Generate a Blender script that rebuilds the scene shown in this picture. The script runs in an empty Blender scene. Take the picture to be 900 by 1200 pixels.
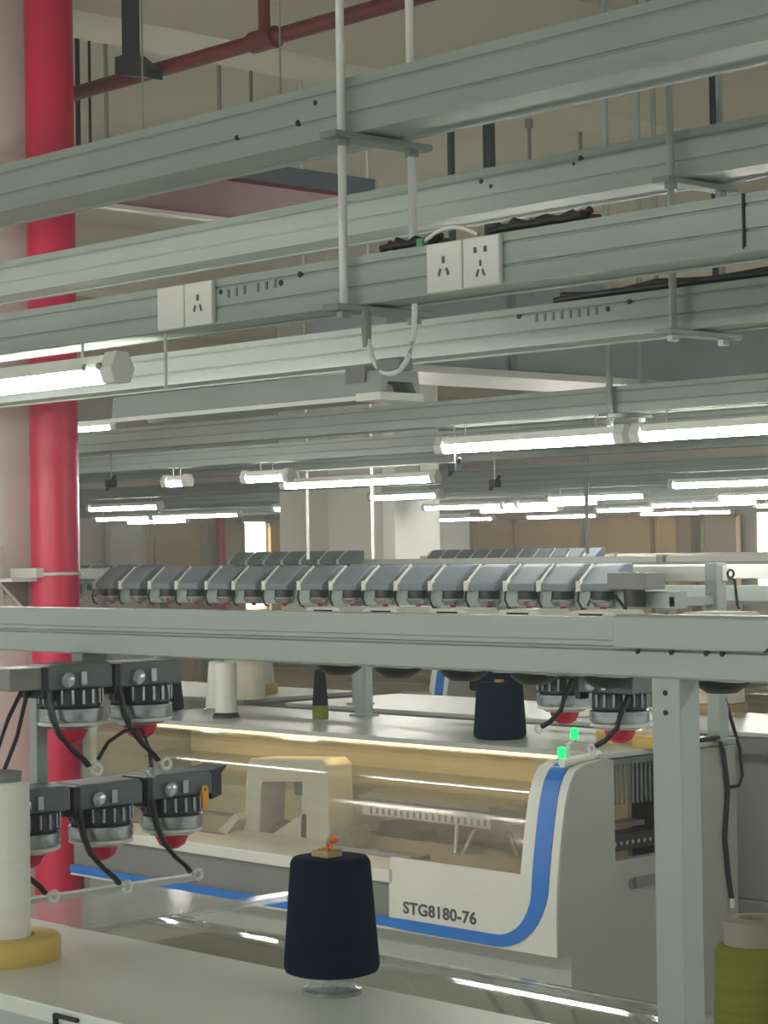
import bpy, bmesh, math, random
from mathutils import Vector, Matrix
random.seed(7)
sc = bpy.context.scene
C = sc.collection
PI = math.pi

# ------------------------------------------------------------------ camera
YAW, ROLL, FOC = math.radians(43.5), math.radians(0.9), 2500.0
PITCH = math.atan(42 / FOC)
ca, sa = math.cos(YAW), math.sin(YAW)
rt = Vector((sa, ca, 0)); fh = Vector((-ca, sa, 0))
fw = fh * math.cos(PITCH) + Vector((0, 0, math.sin(PITCH)))
up = rt.cross(fw)
cr, sr = math.cos(ROLL), math.sin(ROLL)
ix = rt * cr - up * sr
iy = rt * sr + up * cr
cam_d = bpy.data.cameras.new('camera'); cam = bpy.data.objects.new('camera', cam_d); C.objects.link(cam)
cam.matrix_world = Matrix(((ix.x, iy.x, -fw.x, 0), (ix.y, iy.y, -fw.y, 0), (ix.z, iy.z, -fw.z, 2.0), (0, 0, 0, 1)))
cam_d.sensor_fit = 'HORIZONTAL'; cam_d.sensor_width = 36; cam_d.lens = FOC / 900 * 36
cam_d.clip_start = .05; cam_d.clip_end = 200
sc.camera = cam

# ------------------------------------------------------------------ world, exposure
w = bpy.data.worlds.new('world'); sc.world = w; w.use_nodes = True
bg = w.node_tree.nodes['Background']
bg.inputs[0].default_value = (.90, .97, 1.0, 1); bg.inputs[1].default_value = .22
TUBE_POWER = 52.0
vs = sc.view_settings
vs.view_transform = 'Standard'; vs.look = 'None'; vs.gamma = 1; vs.use_curve_mapping = False; vs.exposure = 0.4
try:
    sc.cycles.use_denoising = True
    sc.cycles.adaptive_threshold = .025; sc.cycles.max_bounces = 7; sc.cycles.transparent_max_bounces = 24
    sc.cycles.caustics_reflective = False; sc.cycles.caustics_refractive = False
except Exception: pass

# ------------------------------------------------------------------ materials
def lin(c):
    return tuple((v / 255 / 12.92) if v / 255 <= .04045 else ((v / 255 + .055) / 1.055) ** 2.4 for v in c) + (1,)
MATS = {}
def mat(name, rgb, rough=.5, metal=0., var=.06, scale=6., bump=0., bscale=80., stretch=None, spec=.5):
    m = bpy.data.materials.new(name); m.use_nodes = True
    nt = m.node_tree; b = nt.nodes['Principled BSDF']
    b.inputs['Roughness'].default_value = rough; b.inputs['Metallic'].default_value = metal
    b.inputs['Specular IOR Level'].default_value = spec
    tc = nt.nodes.new('ShaderNodeTexCoord')
    mp = nt.nodes.new('ShaderNodeMapping')
    if stretch: mp.inputs['Scale'].default_value = stretch
    nt.links.new(tc.outputs['Object'], mp.inputs['Vector'])
    n = nt.nodes.new('ShaderNodeTexNoise'); n.inputs['Scale'].default_value = scale; n.inputs['Detail'].default_value = 5
    nt.links.new(mp.outputs[0], n.inputs['Vector'])
    r = nt.nodes.new('ShaderNodeValToRGB')
    a = lin(rgb)
    r.color_ramp.elements[0].position = .3; r.color_ramp.elements[1].position = .7
    r.color_ramp.elements[0].color = tuple(v * (1 - var) for v in a[:3]) + (1,)
    r.color_ramp.elements[1].color = tuple(min(1, v * (1 + var)) for v in a[:3]) + (1,)
    nt.links.new(n.outputs[0], r.inputs[0]); nt.links.new(r.outputs[0], b.inputs['Base Color'])
    if bump:
        n2 = nt.nodes.new('ShaderNodeTexNoise'); n2.inputs['Scale'].default_value = bscale
        nt.links.new(mp.outputs[0], n2.inputs['Vector'])
        bp = nt.nodes.new('ShaderNodeBump'); bp.inputs['Strength'].default_value = bump; bp.inputs['Distance'].default_value = .004
        nt.links.new(n2.outputs[0], bp.inputs['Height']); nt.links.new(bp.outputs[0], b.inputs['Normal'])
    MATS[name] = m
    return m
def clear(name, tint, ior=1.45, rough=.06, film=0., film_rgb=(200, 200, 190)):
    """thin clear sheet: transparent with a Fresnel gloss and a little film, for dust and milky reflections"""
    m = bpy.data.materials.new(name); m.use_nodes = True
    nt = m.node_tree; nt.nodes.remove(nt.nodes['Principled BSDF'])
    out = nt.nodes['Material Output']
    t = nt.nodes.new('ShaderNodeBsdfTransparent'); t.inputs[0].default_value = tint + (1,)
    g = nt.nodes.new('ShaderNodeBsdfGlossy'); g.inputs['Roughness'].default_value = rough
    d = nt.nodes.new('ShaderNodeBsdfDiffuse'); d.inputs[0].default_value = lin(film_rgb)
    lw = nt.nodes.new('ShaderNodeLayerWeight'); lw.inputs[0].default_value = .5
    pw = nt.nodes.new('ShaderNodeMath'); pw.operation = 'POWER'; pw.inputs[1].default_value = 4.5
    fr = nt.nodes.new('ShaderNodeMath'); fr.operation = 'MULTIPLY_ADD'; fr.inputs[1].default_value = .85; fr.inputs[2].default_value = ((ior - 1) / (ior + 1)) ** 2
    nt.links.new(lw.outputs['Facing'], pw.inputs[0]); nt.links.new(pw.outputs[0], fr.inputs[0])
    n = nt.nodes.new('ShaderNodeTexNoise'); n.inputs['Scale'].default_value = 5; n.inputs['Detail'].default_value = 5
    mu = nt.nodes.new('ShaderNodeMath'); mu.operation = 'MULTIPLY'; mu.inputs[1].default_value = film * 2
    nt.links.new(n.outputs[0], mu.inputs[0])
    m1 = nt.nodes.new('ShaderNodeMixShader'); m2 = nt.nodes.new('ShaderNodeMixShader')
    nt.links.new(mu.outputs[0], m1.inputs[0]); nt.links.new(t.outputs[0], m1.inputs[1]); nt.links.new(d.outputs[0], m1.inputs[2])
    nt.links.new(fr.outputs[0], m2.inputs[0]); nt.links.new(m1.outputs[0], m2.inputs[1]); nt.links.new(g.outputs[0], m2.inputs[2])
    nt.links.new(m2.outputs[0], out.inputs[0])
    MATS[name] = m
    return m
def glow(name, rgb, strength):
    m = bpy.data.materials.new(name); m.use_nodes = True
    b = m.node_tree.nodes['Principled BSDF']
    b.inputs['Base Color'].default_value = lin(rgb); b.inputs['Emission Color'].default_value = lin(rgb)
    b.inputs['Emission Strength'].default_value = strength
    MATS[name] = m
    return m
mat('rail_grey', (148, 157, 151), .42, .0, .05, 3, .05, 60, (1, 6, 6))
mat('frame_grey', (152, 162, 158), .38, .0, .03, 3)
mat('steel', (150, 154, 150), .35, .6, .08, 8)
mat('bracket_grey', (128, 136, 132), .5, .2, .08, 8)
mat('white_paint', (214, 215, 209), .4, 0, .02, 4)
mat('machine_white', (206, 207, 199), .32, 0, .02, 3)
mat('machine_grey', (160, 163, 156), .42, 0, .04, 3)
mat('panel_grey', (118, 121, 117), .45, 0, .05, 3)
mat('table_grey', (190, 196, 190), .36, 0, .04, 2)
mat('table_white', (176, 182, 178), .3, 0, .03, 2)
mat('machine_blue', (28, 108, 190), .35, 0, .03, 4)
mat('housing_grey', (120, 130, 139), .5, 0, .05, 20)
mat('housing_dark', (92, 99, 103), .5, 0, .05, 20)
mat('black_plastic', (28, 32, 36), .45, 0, .15, 20)
mat('silver', (178, 184, 188), .25, .75, .05, 15)
mat('red_lens', (200, 24, 62), .25, 0, .05, 10)
mat('red_paint', (206, 28, 72), .35, 0, .05, 3)
mat('pipe_red', (104, 40, 42), .5, 0, .1, 5)
mat('navy_yarn', (3, 22, 44), .85, 0, .2, 3, .4, 220, (1, 1, 30), spec=.12)
mat('white_yarn', (226, 228, 220), .8, 0, .04, 3, .3, 200, (1, 1, 30), spec=.12)
mat('cream_yarn', (232, 226, 204), .8, 0, .04, 3, .3, 200, (1, 1, 30))
mat('olive_yarn', (112, 118, 52), .85, 0, .12, 4, .5, 160, (1, 1, 30), spec=.12)
mat('olive_dark', (62, 66, 44), .85, 0, .12, 4, .5, 160, (1, 1, 30))
mat('black_yarn', (30, 34, 34), .85, 0, .2, 4, .5, 160, (1, 1, 30), spec=.12)
mat('yellow_foam', (198, 172, 92), .7, 0, .06, 12, .1)
mat('card_tan', (176, 150, 108), .8, 0, .08, 10)
mat('orange_yarn', (236, 110, 30), .7, 0, .1, 30)
mat('yellow_tag', (236, 168, 40), .6, 0, .05, 30)
mat('grey_tube', (128, 124, 112), .7, 0, .1, 20)
mat('cable_black', (22, 24, 26), .5, 0, .1, 10)
mat('cable_white', (214, 216, 212), .5, 0, .03, 10)
mat('brown_cable', (92, 74, 56), .6, 0, .1, 10)
mat('green_clip', (60, 150, 100), .5, 0, .1, 10)
mat('hole_grey', (92, 96, 94), .6, 0, .1, 10)
mat('dark_gap', (26, 27, 28), .7, 0, .1, 10)
mat('ceiling_paint', (214, 210, 192), .85, 0, .05, .8, .05, 8)
mat('beam_paint', (218, 213, 196), .85, 0, .04, .9, .05, 8)
mat('wall_paint', (220, 216, 206), .85, 0, .04, .7, .04, 10)
mat('column_paint', (232, 233, 228), .8, 0, .03, 1.2, .04, 10)
mat('floor_epoxy', (214, 217, 210), .3, 0, .08, .7)
mat('duct_blue', (168, 178, 184), .4, .3, .08, 2)
mat('duct_dark', (86, 96, 106), .4, .2, .08, 2)
mat('duct_red', (104, 48, 56), .5, .1, .15, 2)
mat('tan_panel', (242, 208, 152), .6, 0, .08, 1.5)
mat('tan_dark', (196, 172, 142), .6, 0, .08, 1.5)
mat('beige_panel', (206, 192, 166), .6, 0, .06, 1.5)
mat('inner_beige', (226, 214, 178), .6, 0, .06, 4)
mat('inner_grey', (112, 108, 108), .4, .3, .15, 9)
mat('inner_dark', (48, 42, 42), .5, .1, .2, 12)
mat('letter_grey', (66, 70, 74), .5, 0, .02, 4)
mat('strut_green', (54, 66, 66), .5, .2, .08, 6)
mat('mark_grey', (110, 116, 112), .6, 0, .03, 9)
mat('rough_taupe', (118, 110, 98), .9, 0, .15, 12, .4, 40)
clear('hood_clear', (.95, .95, .92), 1.5, .07, .10, (196, 186, 160))  # film also paints milky reflections into the hood's colour
clear('acrylic', (.95, .96, .95), 1.49, .05, .12, (196, 196, 184))
clear('plastic_clear', (.92, .94, .94), 1.5, .1, .28, (220, 222, 222))
glow('tube_light', (255, 253, 244), TUBE_POWER)
glow('hood_fill_glow', (255, 222, 160), 8.0)
glow('led_and_reflection', (0, 205, 92), 1.5)
glow('window_light', (255, 246, 228), 3.0)

# ------------------------------------------------------------------ mesh helpers
class MB:
    def __init__(s): s.v = []; s.f = []; s.sm = []
    def add(s, vs_, fs, smooth=False):
        o = len(s.v); s.v += [tuple(p) for p in vs_]
        for f in fs: s.f.append([i + o for i in f]); s.sm.append(smooth)
        return s
    def box(s, x0, x1, y0, y1, z0, z1):
        return s.add([(x0, y0, z0), (x1, y0, z0), (x1, y1, z0), (x0, y1, z0), (x0, y0, z1), (x1, y0, z1), (x1, y1, z1), (x0, y1, z1)],
                     [(3, 2, 1, 0), (4, 5, 6, 7), (0, 1, 5, 4), (1, 2, 6, 5), (2, 3, 7, 6), (3, 0, 4, 7)])
    def prism_x(s, prof, x0, x1, smooth=False):
        """closed (y, z) outline run along x"""
        n = len(prof)
        s.add([(x0, y, z) for y, z in prof] + [(x1, y, z) for y, z in prof],
              [(i, (i + 1) % n, (i + 1) % n + n, i + n) for i in range(n)], smooth)
        o = len(s.v) - 2 * n
        s.f.append([o + i for i in reversed(range(n))]); s.sm.append(False)
        s.f.append([o + n + i for i in range(n)]); s.sm.append(False)
        return s
    def prism_y(s, prof, y0, y1):
        n = len(prof)
        s.add([(x, y0, z) for x, z in prof] + [(x, y1, z) for x, z in prof],
              [(i, (i + 1) % n, (i + 1) % n + n, i + n) for i in range(n)])
        o = len(s.v) - 2 * n
        s.f.append([o + i for i in range(n)]); s.sm.append(False)
        s.f.append([o + n + i for i in reversed(range(n))]); s.sm.append(False)
        return s
    def lathe(s, prof, c=(0, 0, 0), n=24, axis='z'):
        vs_ = []
        for r, h in prof:
            for k in range(n):
                a = 2 * PI * k / n; p, q = r * math.cos(a), r * math.sin(a)
                if axis == 'z': d = (p, q, h)
                elif axis == 'y': d = (p, h, q)
                else: d = (h, p, q)
                vs_.append((c[0] + d[0], c[1] + d[1], c[2] + d[2]))
        fs = []
        for i in range(len(prof) - 1):
            for k in range(n):
                fs.append((i * n + k, i * n + (k + 1) % n, (i + 1) * n + (k + 1) % n, (i + 1) * n + k))
        s.add(vs_, fs, True)
        o = len(s.v) - len(vs_)
        if prof[0][0] > 1e-6: s.f.append([o + k for k in reversed(range(n))]); s.sm.append(False)
        if prof[-1][0] > 1e-6: s.f.append([o + (len(prof) - 1) * n + k for k in range(n)]); s.sm.append(False)
        return s
    def tube(s, pts, r, n=8, flat=1.):
        pts = [Vector(p) for p in pts]; vs_ = []
        for i, p in enumerate(pts):
            t = (pts[min(i + 1, len(pts) - 1)] - pts[max(i - 1, 0)]).normalized()
            a = Vector((0, 0, 1)) if abs(t.z) < .9 else Vector((1, 0, 0))
            u = t.cross(a).normalized(); v_ = t.cross(u).normalized()
            for k in range(n):
                q = 2 * PI * k / n
                vs_.append(tuple(p + u * (r * math.cos(q)) + v_ * (r * flat * math.sin(q))))
        fs = [(i * n + k, i * n + (k + 1) % n, (i + 1) * n + (k + 1) % n, (i + 1) * n + k) for i in range(len(pts) - 1) for k in range(n)]
        s.add(vs_, fs, True)
        o = len(s.v) - len(vs_)
        s.f.append([o + k for k in reversed(range(n))]); s.sm.append(False)
        s.f.append([o + (len(pts) - 1) * n + k for k in range(n)]); s.sm.append(False)
        return s
    def torus(s, c, R, r, axis='z', n=20, m=8):
        vs_ = []
        for i in range(n):
            a = 2 * PI * i / n
            for j in range(m):
                b = 2 * PI * j / m; q = R + r * math.cos(b); h = r * math.sin(b)
                d = {'z': (q * math.cos(a), q * math.sin(a), h), 'y': (q * math.cos(a), h, q * math.sin(a)), 'x': (h, q * math.cos(a), q * math.sin(a))}[axis]
                vs_.append((c[0] + d[0], c[1] + d[1], c[2] + d[2]))
        return s.add(vs_, [(i * m + j, ((i + 1) % n) * m + j, ((i + 1) % n) * m + (j + 1) % m, i * m + (j + 1) % m) for i in range(n) for j in range(m)], True)
    def sheet_x(s, prof, x0, x1, t, seg=1):
        """open (y, z) line run along x with thickness t, normals to the line"""
        n = len(prof); off = []
        for i in range(n):
            a = Vector(prof[max(i - 1, 0)]); b = Vector(prof[min(i + 1, n - 1)]); d = (b - a).normalized()
            off.append((prof[i][0] + d.y * t, prof[i][1] - d.x * t))
        return s.prism_x(list(prof) + off[::-1], x0, x1, True)
    def build(s, name, m, parent=None, bevel=0., origin=None, local=False):
        me = bpy.data.meshes.new(name)
        o = bpy.data.objects.new(name, me); C.objects.link(o)
        off = Vector((0, 0, 0))
        if parent is not None:
            o.parent = parent
            if not local:
                q = parent
                while q is not None: off += q.location; q = q.parent
        elif origin is not None:
            off = Vector(origin); o.location = off
        me.from_pydata([(p[0] - off.x, p[1] - off.y, p[2] - off.z) for p in s.v], [], s.f)
        me.polygons.foreach_set('use_smooth', s.sm)
        bm = bmesh.new(); bm.from_mesh(me); bmesh.ops.recalc_face_normals(bm, faces=bm.faces); bm.to_mesh(me); bm.free()
        me.materials.append(MATS[m]); me.update()
        if bevel:
            b = o.modifiers.new('bevel', 'BEVEL'); b.width = bevel; b.segments = 2; b.limit_method = 'ANGLE'; b.angle_limit = .7
        elif any(s.sm):
            try: me.set_sharp_from_angle(angle=.9)
            except Exception: pass
        return o
def tag(o, label=None, cat=None, group=None, kind=None):
    if label: o['label'] = label
    if cat: o['category'] = cat
    if group: o['group'] = group
    if kind: o['kind'] = kind
    return o
def thing(name, loc, label, cat, group=None, rz=0.):
    o = bpy.data.objects.new(name, None); C.objects.link(o); o.location = loc; o.rotation_euler.z = rz
    o.empty_display_size = .05
    return tag(o, label, cat, group)
def copy_tree(o, parent=None, skip=()):
    c = o.copy(); C.objects.link(c); c.parent = parent
    for ch in list(o.children):
        if ch.name.split('.')[0] in skip: continue
        copy_tree(ch, c, skip)
    return c
def struct(name, mb, m, parent=None, bevel=0.):
    o = mb.build(name, m, parent, bevel)
    if parent is None: o['kind'] = 'structure'
    return o
ORD = ['first', 'second', 'third', 'fourth', 'fifth', 'sixth', 'seventh', 'eighth', 'ninth', 'tenth', 'eleventh', 'twelfth', 'thirteenth',
       'fourteenth', 'fifteenth', 'sixteenth', 'seventeenth', 'eighteenth', 'nineteenth', 'twentieth']

# ------------------------------------------------------------------ the hall
struct('floor', MB().box(-30, 4, -4, 30, -.1, 0), 'floor_epoxy')
struct('ceiling', MB().box(-30, 4, -4, 30, 5.0, 5.2), 'ceiling_paint')
struct('wall_back', MB().box(-30, 4, 26, 26.2, 0, 5.0), 'wall_paint')
struct('wall_left', MB().box(-26.2, -26, -4, 26, 0, 5.0), 'wall_paint')
for x0, x1 in ((-8.16, -7.73), (-16.4, -15.97), (-24.4, -23.97)):
    struct('ceiling_beam', MB().box(x0, x1, -4, 26, 4.4, 5.0), 'beam_paint')
for y0, y1 in ((12.8, 13.2), (20.8, 21.2)):
    struct('ceiling_beam', MB().box(-26, 4, y0, y1, 4.55, 5.0), 'beam_paint')
struct('column', MB().box(-8.1, -7.45, 4.55, 5.2, 0, 4.4), 'column_paint', bevel=.01)
struct('column', MB().box(-13.2, -12.6, 11.35, 11.95, 0, 5.0), 'wall_paint', bevel=.01)
struct('column', MB().box(-15.1, -14.5, 13.9, 14.5, 0, 5.0), 'column_paint', bevel=.01)

# panels along the far walls -----------------------------------------------------
def panel(name, m, x0, x1, y0, y1, z0, z1, label, cat, group=None):
    o = thing(name, ((x0 + x1) / 2, (y0 + y1) / 2, z0), label, cat, group)
    MB().box(x0, x1, y0, y1, z0, z1).build('board', m, o, .01)
    f = MB(); t = .05
    if x1 - x0 > y1 - y0:
        f.box(x0, x0 + t, y0 - .02, y0 + .01, z0, z1).box(x1 - t, x1, y0 - .02, y0 + .01, z0, z1).box(x0, x1, y0 - .02, y0 + .01, z1 - t, z1)
    else:
        f.box(x1 - .01, x1 + .02, y0, y0 + t, z0, z1).box(x1 - .01, x1 + .02, y1 - t, y1, z0, z1).box(x1 - .01, x1 + .02, y0, y1, z1 - t, z1)
    f.build('frame', m, o)
    return o
Yw = 25.7
for m, a, b, lab in (('tan_panel', -24.9, -24.0, 'tan wall panel beside the white cabinet on the far wall'),
                     ('tan_panel', -23.95, -22.55, 'wide tan wall panel behind the thin hanging rod at right'),
                     ('tan_panel', -22.4, -21.1, 'tan wall panel right of the thin hanging rod'),
                     ('tan_panel', -21.0, -20.6, 'narrow tan wall panel in the middle of the far wall'),
                     ('tan_dark', -20.6, -20.3, 'narrow dark brown wall panel on the far wall'),
                     ('beige_panel', -20.1, -19.45, 'beige wall panel left of the bright window'),
                     ('tan_panel', -18.75, -17.9, 'tan wall panel at the right edge beside the bright window')):
    panel('wall_panel', m, a, b, Yw, Yw + .1, 0, 2.42, lab, 'panel', 'panels along the far wall')
panel('storage_cabinet', 'white_paint', -22.2, -21.3, 21.2, 21.9, 0, 2.6, 'tall white cabinet standing left of the tan wall panels', 'cabinet')
for n_, (a, b) in enumerate(((-19.2, -18.78),)):
    wn = struct('window_1', MB().box(a, b, 25.9, 25.99, 1.1, 2.44), 'window_light')
    struct('window_frame', MB().box(a - .05, a, 25.86, 26, 1.05, 2.5).box(b, b + .05, 25.86, 26, 1.05, 2.5).box(a, b, 25.86, 26, 2.44, 2.5).box(a, b, 25.86, 26, 1.05, 1.1), 'white_paint', wn)
Xw = -25.9
for m, a, b, lab in (('white_paint', 18.85, 19.5, 'white wall panel right of the red standpipe'),
                     ('tan_dark', 19.5, 19.65, 'thin brown wall panel beside the white one'),
                     ('tan_dark', 19.7, 20.62, 'brown wall panel between white panel and small red pipe'),
                     ('beige_panel', 20.95, 21.45, 'beige wall panel right of the small red pipe'),
                     ('tan_panel', 21.98, 22.3, 'tan wall panel left of the grey column')):
    panel('wall_panel', m, Xw, Xw + .1, a, b, 0, 2.42, lab, 'panel', 'panels along the left wall')
wn = struct('window_2', MB().box(-25.99, -25.9, 21.5, 21.95, 1.1, 2.44), 'window_light')
struct('window_frame', MB().box(-26, -25.86, 21.45, 21.5, 1.05, 2.5).box(-26, -25.86, 21.95, 22.0, 1.05, 2.5).box(-26, -25.86, 21.5, 21.95, 2.44, 2.5), 'white_paint', wn)
p = thing('red_pipe', (-25.6, 20.82, 0), 'small distant red pipe standing against the left wall', 'pipe')
MB().lathe([(.07, 0), (.07, 3.0)], (-25.6, 20.82, 0), 14).build('pipe', 'red_paint', p)
MB().lathe([(.09, 1.6), (.09, 1.7)], (-25.6, 20.82, 0), 14).build('coupling', 'red_paint', p)

# red standpipe by the near column ------------------------------------------------
px, py = -7.30, 5.06
p = thing('standpipe', (px, py, 0), 'thick crimson vertical pipe in front of the white column', 'pipe')
MB().lathe([(.1, 0), (.1, 4.95)], (px, py, 0), 32).build('pipe', 'red_paint', p)
MB().torus((px, py, 1.915), .103, .007, 'z', 28, 8).build('clamp_ring', 'white_paint', p)
b = thing('pipe_bracket', (-7.45, 4.86, 1.74), 'white steel bracket holding the crimson pipe to the column', 'bracket')
MB().box(-7.45, -7.437, 4.82, 4.9, 1.72, 2.03).build('wall_plate', 'white_paint', b, .002)
MB().box(-7.437, -7.29, 4.84, 5.0, 1.885, 1.9).box(-7.437, -7.25, 4.93, 4.97, 1.9, 1.94).build('shelf_arm', 'white_paint', b, .002)
MB().prism_x([(4.86, 1.885), (5.0, 1.885), (5.0, 1.76)], -7.42, -7.412).build('gusset', 'panel_grey', b)
MB().tube([(-7.416, 4.86, 1.885), (-7.416, 5.0, 1.755)], .006, 8).build('brace', 'white_paint', b)
for z in (1.76, 1.98):
    MB().lathe([(.012, 0), (.012, .014), (0, .014)], (-7.437, 4.86, z), 8, 'x').build('bolt', 'steel', b)

# sprinkler pipe under the ceiling ------------------------------------------------
p = thing('sprinkler_pipe', (-6.3, 5.42, 4.0), 'dark red sprinkler pipe running under the ceiling', 'pipe')
MB().tube([(-14, 5.42, 4.0), (2, 5.42, 4.0)], .032, 12).build('pipe', 'pipe_red', p)
MB().tube([(-6.35, 5.42, 4.0), (-6.35, 5.42, 4.9)], .024, 12).build('riser', 'pipe_red', p)
MB().tube([(-6.42, 5.42, 4.0), (-6.28, 5.42, 4.0)], .044, 12).build('tee', 'pipe_red', p)
s = thing('strut_hanger', (-7.1, 5.5, 4.0), 'dark green steel strut with a foot beside the dark red pipe', 'strut')
MB().box(-7.16, -7.09, 5.33, 5.37, 4.02, 4.95).build('post', 'strut_green', s)
MB().prism_y([(-7.17, 3.99), (-6.96, 3.94), (-6.96, 3.98), (-7.08, 4.06), (-7.17, 4.06)], 5.30, 5.386).build('foot', 'strut_green', s)

# dark duct with red underside, blue-grey duct ------------------------------------
d = thing('red_duct', (-5.6, 4.7, 3.2), 'dark flat duct with a reddish underside hung below the ceiling', 'duct')
MB().box(-5.95, -5.35, 4.05, 5.02, 3.2, 3.212).build('underside', 'duct_red', d)
MB().box(-5.97, -5.33, 4.03, 5.04, 3.212, 3.27).build('body', 'duct_dark', d)
MB().box(-5.99, -5.945, 4.0, 5.06, 3.185, 3.21).build('edge_strip', 'white_paint', d)
for y in (4.25, 4.85):
    MB().tube([(-5.6, y, 3.27), (-5.6, y, 4.98)], .003, 6).build('hanger_rod', 'bracket_grey', d)
d = thing('air_duct', (-8.75, 12, 3.0), 'blue grey air duct with pale lower edge crossing behind the trunking', 'duct')
MB().box(-9.2, -8.6, 8.2, 19, 3.03, 3.6).build('body', 'duct_blue', d, .01)
MB().box(-9.24, -8.56, 8.2, 19, 2.99, 3.03).build('edge_strip', 'white_paint', d)
for y in (9.2, 12, 15):
    MB().box(-8.605, -8.585, y, y + .05, 3.03, 3.6).build('flange', 'steel', d)
for y in (13, 17):
    MB().tube([(-8.9, y, 3.6), (-8.9, y, 4.98)], .01, 6).build('hanger_rod', 'bracket_grey', d)

# ------------------------------------------------------------------ cable trunking
def trunking(x0, x1, y0, y1, z0, z1, label, joints=(), group='overhead cable trunking'):
    t = thing('cable_trunking', ((x0 + x1) / 2, (y0 + y1) / 2, z0), label, 'trunking', group)
    h = z1 - z0; g = .004
    prof = [(y0, z0), (y0, z0 + h * .30), (y0 + g, z0 + h * .32), (y0 + g, z0 + h * .35), (y0, z0 + h * .37),
            (y0, z0 + h * .76), (y0 + g, z0 + h * .78), (y0 + g, z0 + h * .81), (y0, z0 + h * .83), (y0, z1), (y1, z1), (y1, z0)]
    MB().prism_x(prof, x0, x1).build('body', 'rail_grey', t)
    MB().box(x0, x1, y0 - .003, y0 + .012, z0 - .004, z0 + .003).box(x0, x1, y1 - .012, y1 + .003, z0 - .004, z0 + .003).build('bottom_lip', 'rail_grey', t)
    for x in joints:
        MB().box(x, x + .004, y0 - .0035, y0 + .001, z0, z1).build('joint', 'dark_gap', t)
    return t
def holes(t, pts, y):
    for x, z, r in pts:
        MB().lathe([(r, -.0015), (r, .003)], (x, y, z), 10, 'y').build('hole', 'dark_gap', t)
tA1 = trunking(-14, 0, 2.64, 2.77, 2.762, 2.862, 'topmost trunking rail, nearest, crossing the upper right corner', (-1.4,))
holes(tA1, [(-3.0, 2.80, .006), (-2.95, 2.83, .005), (-3.18, 2.80, .005)], 2.64)
tA3 = trunking(-14, 0, 2.64, 2.75, 2.447, 2.532, 'nearest trunking rail carrying the white socket plates', (-1.975,))
tB2 = trunking(-16, 0, 3.5, 3.63, 2.762, 2.858, 'upper trunking rail just behind the nearest pair of rails', (-2.4,))
holes(tB2, [(-3.35, 2.83, .006), (-3.32, 2.815, .005), (-3.05, 2.84, .006), (-3.07, 2.83, .004)], 3.5)
tB4 = trunking(-16, 0, 3.5, 3.62, 2.447, 2.532, 'lower trunking rail with a row of vent slots behind the cable loop', ())
holes(tB4, [(-3.24, 2.512, .006), (-2.98, 2.505, .006), (-2.92, 2.515, .006)], 3.5)
for k in range(8): MB().box(-3.19 + k * .025, -3.184 + k * .025, 3.498, 3.502, 2.495, 2.513).build('vent_slot', 'mark_grey', tB4)
# socket plates on the nearest lower rail
def socket(t, x0, kind):
    y = 2.64; z0, z1 = 2.444, 2.53
    s_ = MB().box(x0, x0 + .086, y - .012, y, z0, z1).build('socket_plate', 'white_paint', t, .003)
    h = MB(); cx, cz = x0 + .043, (z0 + z1) / 2
    if kind == 'blank': return
    if kind == 'three':
        h.box(cx - .003, cx + .003, y - .014, y - .011, cz + .006, cz + .018)
        h.prism_y([(cx - .014, cz - .014), (cx - .010, cz - .016), (cx - .005, cz - .004), (cx - .009, cz - .002)], y - .014, y - .011)
        h.prism_y([(cx + .014, cz - .014), (cx + .010, cz - .016), (cx + .005, cz - .004), (cx + .009, cz - .002)], y - .014, y - .011)
    else:
        for dx in (-.012, .012): h.box(cx + dx - .003, cx + dx + .003, y - .014, y - .011, cz + .015, cz + .025)
        h.box(cx - .002, cx + .002, y - .014, y - .011, cz - .008, cz + .002)
        h.prism_y([(cx - .011, cz - .024), (cx - .008, cz - .026), (cx - .003, cz - .015), (cx - .006, cz - .013)], y - .014, y - .011)
        h.prism_y([(cx + .011, cz - .024), (cx + .008, cz - .026), (cx + .003, cz - .015), (cx + .006, cz - .013)], y - .014, y - .011)
    h.build('socket_holes', 'hole_grey', s_)
socket(tA3, -2.652, 'three'); socket(tA3, -2.563, 'five')
socket(tA3, -3.425, 'blank'); socket(tA3, -3.336, 'three')
for k, dx in enumerate((0, .025, .05, .09, .115, .14)): MB().box(-3.215 + dx, -3.209 + dx, 2.638, 2.642, 2.492 + k * .001, 2.508 + k * .001).build('vent_slot', 'mark_grey', tA3)
holes(tA3, [(-3.235, 2.505, .005), (-3.055, 2.505, .006), (-3.0, 2.515, .006)], 2.64)
for yy, a, b, nm in ((5.6, -18, 1, 'third'), (7.05, -20, 1, 'fourth'), (8.0, -20, 1, 'fifth'), (10.6, -22, 1, 'sixth'), (12.57, -24, 1, 'seventh'), (14.0, -24, 1, 'eighth'), (16.0, -24, 1, 'ninth'), (17.5, -24, 1, 'tenth'), (20.4, -24, 1, 'eleventh'), (-1.2, -12, 3, 'frontmost unseen'), (-3.2, -12, 3, 'second unseen')):
    trunking(a, b, yy - .06, yy + .06, 2.447, 2.535, 'pale rail of the %s trunking run counted from the front' % nm)

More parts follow.
